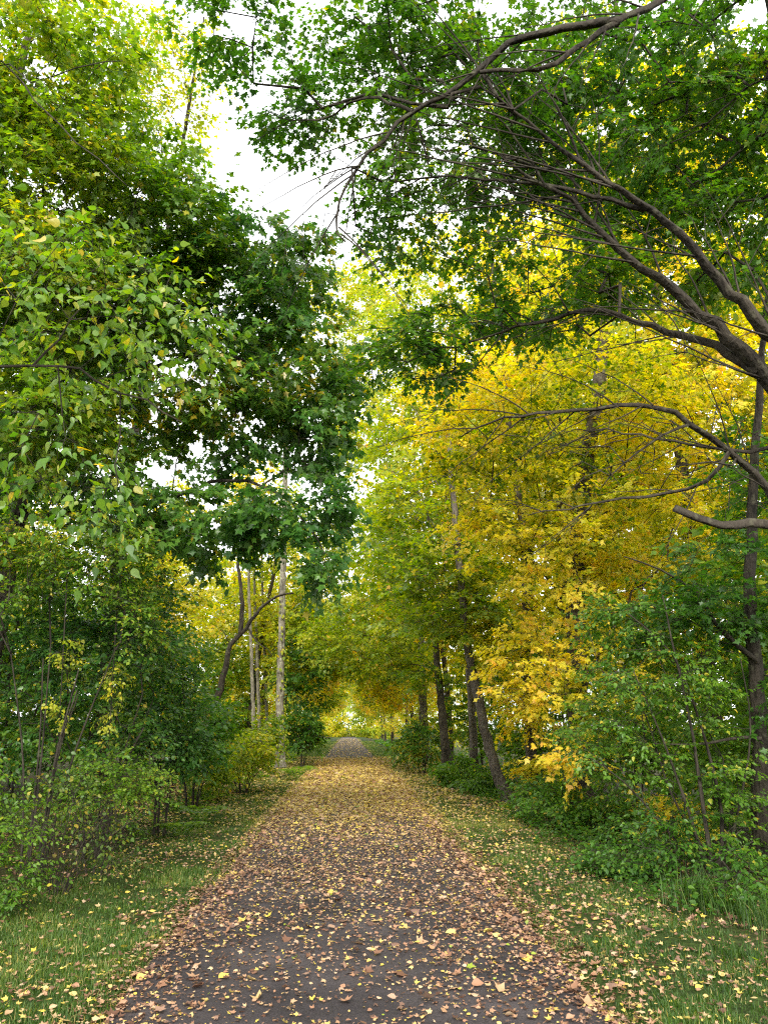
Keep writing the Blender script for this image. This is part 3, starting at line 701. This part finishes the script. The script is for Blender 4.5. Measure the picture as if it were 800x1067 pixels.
make_tree('pale_trunk_tree', 'tallest pale grey trunk beside the left verge with vine leaves on it', 'tree', gp(292, 27), [
    (pl((292, 800), (291, 740), (293, 680), (294, 620), (296, 540), (298, 420), (300, 320), Y=27), .145, .07)],
    [lobe(300, 310, 27, 40, 45, 1.6, 40), lobe(325, 350, 27.5, 30, 60, 1.5, 30)],
    dict(YG, size=.13, tint=.6, len=.5), bark='pale', minz=8, reach=.3)
vine_on(bpy.data.objects['pale_trunk_tree'], pl((292, 785), (291, 740), (293, 660), (294, 620), Y=27), .13, 420, 'yellow green vine leaves climbing the pale trunk')
for px, Y, top, lab in ((265, 33, 600, 'slim pale trunk, leftmost of the three behind the tallest pale trunk'), (271, 36, 610, 'slim pale trunk, middle of the three behind the tallest pale trunk'), (279, 38, 590, 'slim pale trunk, rightmost of the three and nearest the tallest pale trunk')):
    make_tree('slim_tree', lab, 'tree', gp(px, Y), [(pl((px, 786), (px - 2, 720), (px - 4, 660), (px - 6, top), (px - 4, 500), Y=Y), .088, .04)],
        [lobe(px - 6, 520, Y, 36, 44, 1.5, 28)], dict(YG, size=.16, tint=.75), bark='pale', minz=5, reach=.3, group='slim pale trunks at left')
make_tree('crooked_tree', 'dark crooked tree leaning right with a bare arching limb', 'tree', gp(222, 22), [
    (pl((212, 800), (226, 730), (236, 690), (240, 672), (256, 655), (272, 634), (288, 622), (306, 618), Y=22), .15, .025)],
    [lobe(215, 640, 22.5, 30, 25, 1, 16), lobe(190, 670, 22.5, 25, 25, 1, 14), lobe(224, 745, 21.6, 16, 14, .5, 12)],
    dict(YG, size=.11, tint=.72, len=.5), [(pl((258, 653), (268, 668), (278, 676), (284, 684), Y=22), .025, .008), (pl((250, 660), (252, 630), (248, 590), (246, 540), Y=22), .07, .03)], bark='dark', minz=1.5, reach=.3)

# ---- trees of the tunnel, copied down both rows
def proto(kind, tint, mat, seed_x):
    return make_tree('tunnel_tree', 'x', 'tree', (0, 0, 0), [([(0, 0, -.4), (.1, 0, 3), (.4, .1, 6), (1.0, .2, 10), (1.6, .3, 14)], .2, .05)],
        [wl(2.2, 0, 6.2, 2.4, 3.4, 1.8, 120), wl(4.0, .3, 7.6, 2.0, 3.2, 1.9, 90), wl(.6, 0, 9.0, 3.0, 3.2, 2.4, 110), wl(1.2, 0, 12.4, 2.6, 2.8, 2.2, 75), wl(-1.2, 0, 5.6, 2.0, 2.6, 2.2, 60), wl(2.4, -.2, 4.4, 1.5, 2.6, .8, 26), wl(3.9, 0, 5.2, 1.1, 2.4, .8, 20), wl(-.6, 0, 2.4, 1.4, 2.2, 1.3, 34)],
        dict(YG, size=.19, mat=mat, tint=tint, len=.95, patch=2.2), bark='brown', minz=2.5, reach=.25, twig=.006)
protos = [proto(0, .48, 'yellow_green_leaf', 0), proto(1, .66, 'yellow_green_leaf', 1), proto(2, .80, 'yellow_green_leaf', 2)]
spots = []
for i, y in enumerate((36, 45, 55, 66, 80, 96, 116)):
    spots.append((-4.7 - .5 * (i % 3 == 1), y + 2, 0, (1 if i < 1 else i) % 3 if i != 0 else 0, i, 'left'))
for i, y in enumerate((42, 50, 60, 72, 88, 106, 126)):
    spots.append((4.9 + .5 * (i % 3 == 0), y, math.pi, (i + 1) % 3, i, 'right'))
used = [False] * 3
ORD = {'left': ['tree arching over the path, first of the left row beyond the pale trunks', 'tree leaning in over the left verge, second beyond the pale trunks', 'tree, third of the left row beyond the pale trunks'],
       'right': ['tree arching over the path just past the vine clad trunk at right', 'tree of the right row, second past the vine clad trunk', 'tree of the right row, third past the vine clad trunk']}
cname = ['green', 'yellow green', 'golden yellow']
for x, y, rz, k, i, side in spots:
    lab = cname[k] + ' ' + ORD[side][i] if i < 3 else 'distant %s tree in the far part of the tunnel over the path' % cname[k]
    grp = 'trees arching over the path' if i < 3 else 'far %s trees of the tunnel' % cname[k]
    s = random.uniform(.86, 1.08); rz2 = rz + random.uniform(-.5, .5)
    if not used[k]:
        o = protos[k]; used[k] = True; o.location = (x, y, float(gh(x, y))); o.rotation_euler = (0, 0, rz2); o.scale = (s, s, s); o['label'] = lab; o['group'] = grp
    else:
        copy_thing(protos[k], (x, y, float(gh(x, y))), rz2, (s, s, s * random.uniform(.92, 1.1)), lab, grp)

# ---- second row of woodland trees either side, further from the path
back = make_tree('woodland_tree', 'x', 'tree', (0, 0, 0), [([(0, 0, -.4), (.1, 0, 4), (0, .1, 8), (.2, .2, 13)], .17, .04)],
    [wl(0, 0, 6, 2.6, 2.6, 2.4, 80), wl(.8, .3, 9, 2.4, 2.4, 2.2, 75), wl(-.8, 0, 9.5, 2.4, 2.4, 2.4, 75), wl(0, 0, 12.2, 2, 2, 1.8, 50), wl(0, 0, 3.4, 2.2, 2.2, 1.2, 36)],
    dict(YG, size=.2, mat='yellow_leaf', tint=.35, len=.95), bark='brown', minz=1.6, reach=.25, twig=.006)
backg = make_tree('woodland_tree', 'x', 'tree', (0, 0, 0), [([(0, 0, -.4), (.1, 0, 4), (0, .1, 8), (.2, .2, 12)], .17, .04)],
    [wl(0, 0, 5.4, 2.8, 2.6, 2.4, 90), wl(.9, .3, 8.4, 2.4, 2.4, 2.2, 80), wl(-.8, 0, 9.0, 2.4, 2.4, 2.4, 80), wl(0, 0, 11.4, 2, 2, 1.6, 50), wl(0, 0, 2.6, 2.4, 2.2, 1.4, 50)],
    dict(GM, kind='trilobe', size=.17, mat='green_leaf', tint=.42, len=.9, droop=.5), bark='brown', minz=1.2, reach=.25, twig=.006)
BK = [  # x, y, which, scale, label
    (-7.5, 30, 0, .8, 'yellow woodland tree seen behind the crooked dark tree'),
    (-9.5, 37, 0, .85, 'yellow woodland tree seen left of the slim pale trunks'),
    (-6.8, 46, 0, .85, 'yellow woodland tree seen between the slim pale trunks'),
    (-12.5, 28, 0, .85, 'yellow woodland tree showing past the dark shrub at left'),
    (-8.2, 17.5, 1, 1.05, 'green woodland tree behind the big drooping maple'),
    (-9.5, 13.5, 1, 1.2, 'green woodland tree farthest left behind the shrubs'),
    (-8.0, 9.5, 1, 1.05, 'green woodland tree close behind the left edge shrubs'),
    (8.4, 18, 0, 1.45, 'yellow woodland tree behind the golden maple at right'),
    (10.5, 13, 0, 1.0, 'yellow woodland tree behind the slender dark trunk'),
    (7.5, 26, 0, 1.6, 'yellow woodland tree behind the leaning trunk'),
    (8.5, 36, 0, 1.6, 'yellow woodland tree behind the brown trunk at right'),
    (13, 20, 1, 1.1, 'green woodland tree deep in the wood at right'),
    (12, 30, 0, 1.2, 'yellow woodland tree deep in the wood at right'),
]
ub = [False, False]
for x, y, k, s, lab in BK:
    src = (back, backg)[k]; g = 'woodland trees behind the path side trees'; loc = (x, y, float(gh(x, y)))
    if not ub[k]:
        ub[k] = True; src.location = loc; src.scale = (s, s, s); src['label'] = lab; src['group'] = g
    else: copy_thing(src, loc, random.uniform(0, 6.28), (s, s, s), lab, g)

# ---- the far wood, one mass each side
def far_wood(x0, x1, sgn, lab, y0=40, hgt=11):
    n = 520
    ys = y0 + 130 * RNG.random(n) ** 1.2; xs = sgn * (x0 + (x1 - x0) * RNG.random(n)); zs = .6 + hgt * RNG.random(n)
    tip = np.stack([xs, ys, zs], -1); dr = RNG.normal(size=(n, 3)); ctr = tip - dr
    (V, F, T), _ = spray_leaves(tip, dr, ctr, dict(YG, kind='rhomb', size=.34, twigs=5, per=14, len=1.7, tint=.45, cl=1.3, patch=6))
    o = link('far_wood', mesh_from('far_wood', V, F, T), LEAFMATS['yellow_green_leaf']); tag(o, lab, 'woodland', kind='stuff')
far_wood(6.5, 30, -1, 'far yellow green wood beyond the left row of trees')
far_wood(7, 34, 1, 'far yellow green wood beyond the right row of trees', 30, 16)
n = 420
xs = RNG.uniform(-26, 26, n); ys = RNG.uniform(172, 196, n); zs = .2 + 13 * RNG.random(n) ** 1.5
k = np.abs(xs - .2) > 1.0 - .25 * np.maximum(zs - 3, 0)
n2 = 260; x2 = RNG.uniform(-9, 9, n2); z2 = .1 + 6.5 * RNG.random(n2) ** 1.3; k2 = np.abs(x2 - .2) > .7 - .25 * np.maximum(z2 - 1.8, 0)
xs, ys, zs = np.concatenate([xs[k], x2[k2]]), np.concatenate([ys[k], RNG.uniform(168, 180, n2)[k2]]), np.concatenate([zs[k], z2[k2]]); tip = np.stack([xs, ys, zs], -1); dr = RNG.normal(size=tip.shape)
(V, F, T), _ = spray_leaves(tip, dr, tip - dr, dict(YG, kind='rhomb', size=.5, twigs=5, per=14, len=2.2, tint=.6, cl=1.0, patch=6))
tag(link('far_wood', mesh_from('far_wood', V, F, T), LEAFMATS['yellow_green_leaf']), 'golden wood closing the far end of the path', 'woodland', kind='stuff')

# ---- understorey saplings filling the wood
sap = make_tree('sapling', 'x', 'tree', (0, 0, 0), [([(0, 0, -.3), (.1, 0, 1.5), (0, .1, 3), (.2, .2, 4.6)], .05, .015), ([(.2, .1, -.3), (.5, .2, 1.5), (.8, .1, 3)], .03, .01)],
    [wl(0, 0, 3.4, 1.5, 1.5, 1.2, 55), wl(.6, .3, 2, 1.5, 1.4, 1.0, 45), wl(-.6, -.2, 1.3, 1.4, 1.4, .9, 40), wl(.1, 0, 4.6, 1, 1, .8, 25)],
    dict(YG, size=.12, mat='light_green_leaf', tint=.45, len=.6, patch=1.2), bark='dark', minz=.5, reach=.25, twig=.004)
SP = {1: 'leafy sapling in the understorey behind the right bank', -1: 'leafy sapling in the understorey behind the left shrubs'}
first = True
for x, y, sg in ((6.6, 11, 1), (8.4, 10, 1), (7.2, 14, 1), (6.4, 18, 1), (9.6, 16, 1), (6.2, 23, 1), (8.8, 22, 1), (6.4, 29, 1), (11.5, 18, 1), (5.9, 35, 1), (-6.6, 15.5, -1), (-6.4, 21, -1), (-7.2, 25, -1), (-8.5, 13, -1), (-6.2, 32, -1), (-9, 22, -1), (-6.6, 9, -1), (-6.0, 38, -1)):
    loc = (x, y, float(gh(x, y))); sc_ = random.uniform(.75, 1.15)
    if first: first = False; sap.location = loc; sap.scale = (sc_,) * 3; sap['label'] = SP[sg]; sap['group'] = 'understorey saplings at right'
    else: copy_thing(sap, loc, random.uniform(0, 6.28), (sc_,) * 3, SP[sg], 'understorey saplings at ' + ('right' if sg > 0 else 'left'))

# ================================================================== SHRUBS
def shrub(name, label, px, Y, lobes, leaf, nst=7, spread=.5, h=1.2, bark='dark', rr=.018, stems=None):
    bx, by = gp(px, Y); z0 = float(gh(bx, by)); tr = []
    if stems: tr = stems
    else:
        for i in range(nst):
            a = random.uniform(0, 6.28); f = random.uniform(.3, 1) * spread
            tr.append(([(bx + math.cos(a) * .1, by + math.sin(a) * .1, z0 - .05), (bx + math.cos(a) * f * .45, by + math.sin(a) * f * .45, z0 + h * .5), (bx + math.cos(a) * f, by + math.sin(a) * f, z0 + h * random.uniform(.8, 1.1))], rr, rr * .4))
    return make_tree(name, label, 'shrub', (bx, by), tr, lobes, leaf, bark=bark, reach=.3, twig=.0028, sides=6, flare=.2, grown_r=.012, trunk_name='stem', crown_name='foliage')
SH = dict(kind='ovate', size=.07, mat='shrub_leaf', twigs=4, per=10, len=.34, tint=.38, droop=.5, spread=.14, odd=.03)
shrub('shrub', 'big dark shrub at left below the drooping maple', 110, 10.8, [lobe(110, 680, 10.8, 90, 60, .9, 130), lobe(150, 640, 11, 45, 55, .8, 79), lobe(60, 650, 10.5, 80, 60, .8, 87), lobe(100, 770, 10.8, 80, 50, .7, 87), lobe(20, 740, 10.4, 60, 60, .7, 58)], dict(SH, mat='deep_green_leaf', size=.064, tint=.55, odd=.06, spread=.18), 9, .9, 1.9)
shrub('shrub', 'bush with small yellowing leaves at the left edge above head height', 50, 9.4, [lobe(60, 565, 9.4, 110, 32, .7, 123), lobe(120, 600, 9.5, 55, 32, .6, 65), lobe(10, 600, 9.3, 50, 50, .6, 65), lobe(140, 640, 9.6, 32, 40, .5, 31)], dict(SH, size=.052, tint=.52, spread=.22, mat='light_green_leaf', odd=.06), 8, .7, 2.4)
shrub('shrub', 'rounded deep green shrub right of the big dark one', 175, 13, [lobe(175, 745, 13, 52, 48, 1.0, 123), lobe(165, 690, 13.2, 42, 45, .9, 87), lobe(200, 780, 12.8, 30, 26, .6, 34)], dict(SH, mat='deep_green_leaf', size=.08, tint=.55, len=.42), 7, .7, 1.5)
shrub('shrub', 'low bright green bush in front of the dark shrub', 115, 9.6, [lobe(115, 812, 9.6, 50, 28, .45, 52), lobe(80, 830, 9.4, 30, 26, .4, 29), lobe(150, 815, 9.8, 28, 20, .35, 20)], dict(SH, mat='light_green_leaf', size=.046, tint=.34), 8, .5, .6, rr=.008)
shrub('bramble', 'bare tangled bramble with few leaves at the left verge edge', 75, 8.6, [lobe(70, 850, 8.6, 60, 45, .4, 37), lobe(110, 880, 8.8, 45, 25, .35, 20)], dict(SH, per=3, size=.05, tint=.5), 14, .8, .8, rr=.007)
shrub('shrub', 'leafy green plant at the bottom left frame edge', 5, 7.6, [lobe(5, 900, 7.6, 40, 40, .4, 43), lobe(-10, 850, 7.8, 40, 50, .4, 29)], dict(SH, mat='light_green_leaf', size=.042, tint=.3), 7, .4, .5, rr=.008)
shrub('shrub', 'yellow green bush left of the tallest pale trunk', 255, 21, [lobe(250, 785, 21, 36, 24, 1.0, 87), lobe(275, 768, 22, 16, 20, .7, 34), lobe(215, 800, 19, 26, 20, .7, 49)], dict(SH, mat='yellow_green_leaf', size=.10, tint=.35, len=.5), 7, .7, .8)
shrub('shrub', 'mottled green bush below the crooked tree', 205, 17, [lobe(212, 765, 17, 30, 30, .9, 87), lobe(225, 745, 18, 20, 22, .8, 37)], dict(SH, mat='light_green_leaf', size=.09, tint=.28, len=.45), 7, .6, 1.0)
shrub('shrub', 'ragged dark bush at the foot of the left row beyond the pale trunk', 315, 35, [lobe(312, 755, 35, 20, 22, 1.3, 60), lobe(326, 712, 36, 16, 34, 1.3, 34), lobe(306, 700, 35.5, 16, 40, 1.2, 44), lobe(322, 768, 36, 14, 12, 1.2, 30)], dict(SH, mat='light_green_leaf', size=.15, tint=.12, cl=1.0, len=.75), 6, .7, 1.6)
# right
st = [(pl((742, 910), (735, 860), (722, 770), (705, 690), (690, 620), Y=8.8), .030, .008), (pl((748, 905), (752, 850), (728, 750), (700, 682), (655, 640), Y=8.9), .026, .007), (pl((736, 905), (715, 840), (690, 770), (660, 700), Y=8.8), .022, .006),
      (pl((752, 905), (770, 840), (782, 760), (770, 680), Y=9), .02, .006), (pl((730, 908), (690, 860), (650, 815), (615, 790), Y=9), .018, .005), (pl((745, 905), (700, 830), (672, 745), (640, 700), Y=9.1), .016, .005)]
shrub('shrub', 'tall many stemmed green shrub in front of the slender trunk at right', 744, 8.8, [lobe(690, 700, 9.2, 75, 45, .8, 101), lobe(640, 770, 9.6, 60, 50, .8, 87), lobe(720, 790, 9.2, 70, 50, .7, 69), lobe(770, 850, 9, 50, 50, .6, 43), lobe(660, 650, 9.5, 60, 30, .7, 49)], dict(SH, size=.052, tint=.32, mat='light_green_leaf', odd=.07, per=12), stems=st)
shrub('shrub', 'dense dark green bush right of the leaning trunk foot', 600, 13.5, [lobe(595, 850, 13.3, 45, 30, .8, 87), lobe(640, 860, 12.5, 40, 32, .7, 72), lobe(560, 835, 14.5, 30, 20, .7, 49)], dict(SH, mat='green_leaf', size=.072, tint=.45), 8, .8, .9)
shrub('shrub', 'mid green bush on the bank at the right frame edge', 700, 8.8, [lobe(700, 880, 8.8, 70, 34, .6, 79), lobe(640, 900, 9.4, 45, 26, .5, 49), lobe(780, 930, 7.6, 40, 40, .5, 52)], dict(SH, mat='green_leaf', size=.05, tint=.5), 9, .8, .6, rr=.01)
shrub('shrub', 'bluish green bush below the brown trunk', 440, 30, [lobe(440, 775, 30, 22, 18, 1.0, 72), lobe(420, 782, 33, 14, 12, .9, 34)], dict(SH, mat='deep_green_leaf', size=.13, tint=.75, len=.5), 6, .6, .8)
shrub('shrub', 'pale green weedy bush between the leaning and brown trunks', 480, 23, [lobe(480, 805, 23, 26, 16, .9, 65), lobe(505, 815, 21, 22, 14, .7, 43)], dict(SH, mat='light_green_leaf', size=.10, tint=.3, len=.45), 6, .6, .6)

for px, Y, top, bot, lab in ((64, 9.3, 660, 770, 'yellow leaved vine hanging in front of the dark shrub at left'), (116, 9.8, 690, 775, 'short yellow vine hanging right of the longer yellow vine')):
    p = pl((px + 6, top - 60), (px, (top + bot) / 2), (px - 3, bot + 6), Y=Y)
    make_tree('hanging_vine', lab, 'vine', p[0], [(p, .006, .003)], [lobe(px, (top + bot) / 2, Y, 12, (bot - top) / 2, .15, 16), lobe(px + 8, top + 15, Y, 16, 14, .15, 11)],
        dict(SH, mat='yellow_green_leaf', size=.045, tint=.6, per=4, len=.16, droop=.8), twig=.002, grown_r=.004, sides=5, trunk_name='stem', crown_name='foliage')

# ---- grass clumps on the right bank
def clump(label, px, Y, n, h, wd):
    x, y = gp(px, Y); z = float(gh(x, y))
    r = thing('grass_clump', label, 'grass clump', (x, y, z), 'tall grass clumps on the right bank')
    xs = x + RNG.normal(0, wd, n); ys = y + RNG.normal(0, wd, n)
    V, F, T = blades(xs, ys, h * RNG.uniform(.5, 1.1, n), np.full(n, .007), .22 + RNG.normal(0, .16, n) + .4 * (RNG.random(n) < .12), .45, 1.0)
    link('blades', mesh_from('blades', V - np.array([x, y, z]), F, T), LEAFMATS['grass_blade'], r)
clump('tall grass clump on the right bank below the many stemmed shrub', 712, 7.6, 360, .45, .15)
clump('tall grass clump at the right frame edge on the bank', 775, 7.0, 320, .38, .15)
clump('thin grass clump beside the dense dark bush at right', 655, 9.6, 260, .45, .14)
clump('low grass clump nearest the camera on the right bank', 750, 6.0, 160, .22, .12)

# ---- ferns on the left verge
def fern(label, px, Y, s):
    x, y = gp(px, Y); z = float(gh(x, y)); r = thing('fern', label, 'fern', (x, y, z), 'ferns at the left verge edge')
    for f in range(8):
        a = f * .785 + random.uniform(-.2, .2); t = np.linspace(.12, 1, 16)
        ln = s * random.uniform(.8, 1.1)
        C = np.stack([np.cos(a) * ln * t, np.sin(a) * ln * t, ln * (1.5 * t - 1.05 * t ** 2)], -1)
        d = np.gradient(C, axis=0); sd = np.stack([-np.sin(a) * np.ones(16), np.cos(a) * np.ones(16), np.zeros(16)], -1)
        P = np.concatenate([C, C]); ax = np.concatenate([sd + d * 3, -sd + d * 3]); sz = np.concatenate([.24 * s * np.sin(t * 2.6 + .3)] * 2)
        nn = np.tile(np.array([[0, 0, 1.0]]), (32, 1)) + RNG.normal(0, .15, (32, 3))
        V, F, T = leaves('lance', P, ax, nn, np.abs(sz) + .02, .5 + RNG.normal(0, .1, 32))
        link('frond', mesh_from('frond', V, F, T), LEAFMATS['light_green_leaf'], r)
fern('fern at the foot of the tallest pale trunk', 310, 26, .8)
fern('fern spreading below the mottled green bush', 215, 14.5, .6)
fern('fern at the verge edge right of the rounded deep green shrub', 195, 12.5, .5)

# ================================================================== LIGHT, CAMERA
el, az = R(36), R(186)                    # behind and to the left of the camera
sd = Vector((math.sin(az) * math.cos(el), math.cos(az) * math.cos(el), math.sin(el)))
w = bpy.data.worlds.new('World'); SC.world = w; w.use_nodes = True
nt = w.node_tree; nt.nodes.clear()
sky = N(nt, 'ShaderNodeTexSky', sky_type='NISHITA'); sky.sun_disc = False; sky.sun_elevation = el; sky.sun_rotation = az
sky.air_density = 1.0; sky.dust_density = 2.0; sky.ozone_density = 1.0
hs = N(nt, 'ShaderNodeHueSaturation'); hs.inputs['Saturation'].default_value = .18     # an even overcast
bg = N(nt, 'ShaderNodeBackground'); bg.inputs[1].default_value = .15
ow = N(nt, 'ShaderNodeOutputWorld')
cl = N(nt, 'ShaderNodeMix', data_type='RGBA'); cl.inputs[0].default_value = .7; cl.inputs[7].default_value = (7.2, 7.3, 7.4, 1)     # cloud sheet over the sky
nt.links.new(sky.outputs[0], hs.inputs['Color']); nt.links.new(hs.outputs[0], cl.inputs[6]); nt.links.new(cl.outputs[2], bg.inputs[0]); nt.links.new(bg.outputs[0], ow.inputs[0])
ld = bpy.data.lights.new('sun', 'SUN'); ld.energy = 1.5; ld.angle = R(16); ld.color = (1, .95, .86)
lo = bpy.data.objects.new('sun', ld); COL.objects.link(lo); lo.rotation_euler = (-sd).to_track_quat('-Z', 'Y').to_euler()

cd = bpy.data.cameras.new('camera'); cd.sensor_fit = 'HORIZONTAL'; cd.sensor_width = 36; cd.lens = 36 * FPX / 800
cd.clip_start = .05; cd.clip_end = 4000
co = bpy.data.objects.new('camera', cd); COL.objects.link(co)
co.location = CAM; co.rotation_euler = (R(90) + TH, 0, -PSI)
SC.camera = co
vs = SC.view_settings
SC.display_settings.display_device = 'sRGB'
vs.view_transform = 'Standard'; vs.look = 'None'; vs.exposure = 1.56; vs.gamma = 1; vs.use_curve_mapping = False
cy = SC.cycles
cy.max_bounces = 6; cy.diffuse_bounces = 4; cy.glossy_bounces = 2; cy.transmission_bounces = 4; cy.transparent_max_bounces = 4
cy.use_denoising = False; cy.filter_width = 1.2; cy.caustics_reflective = False; cy.caustics_refractive = False
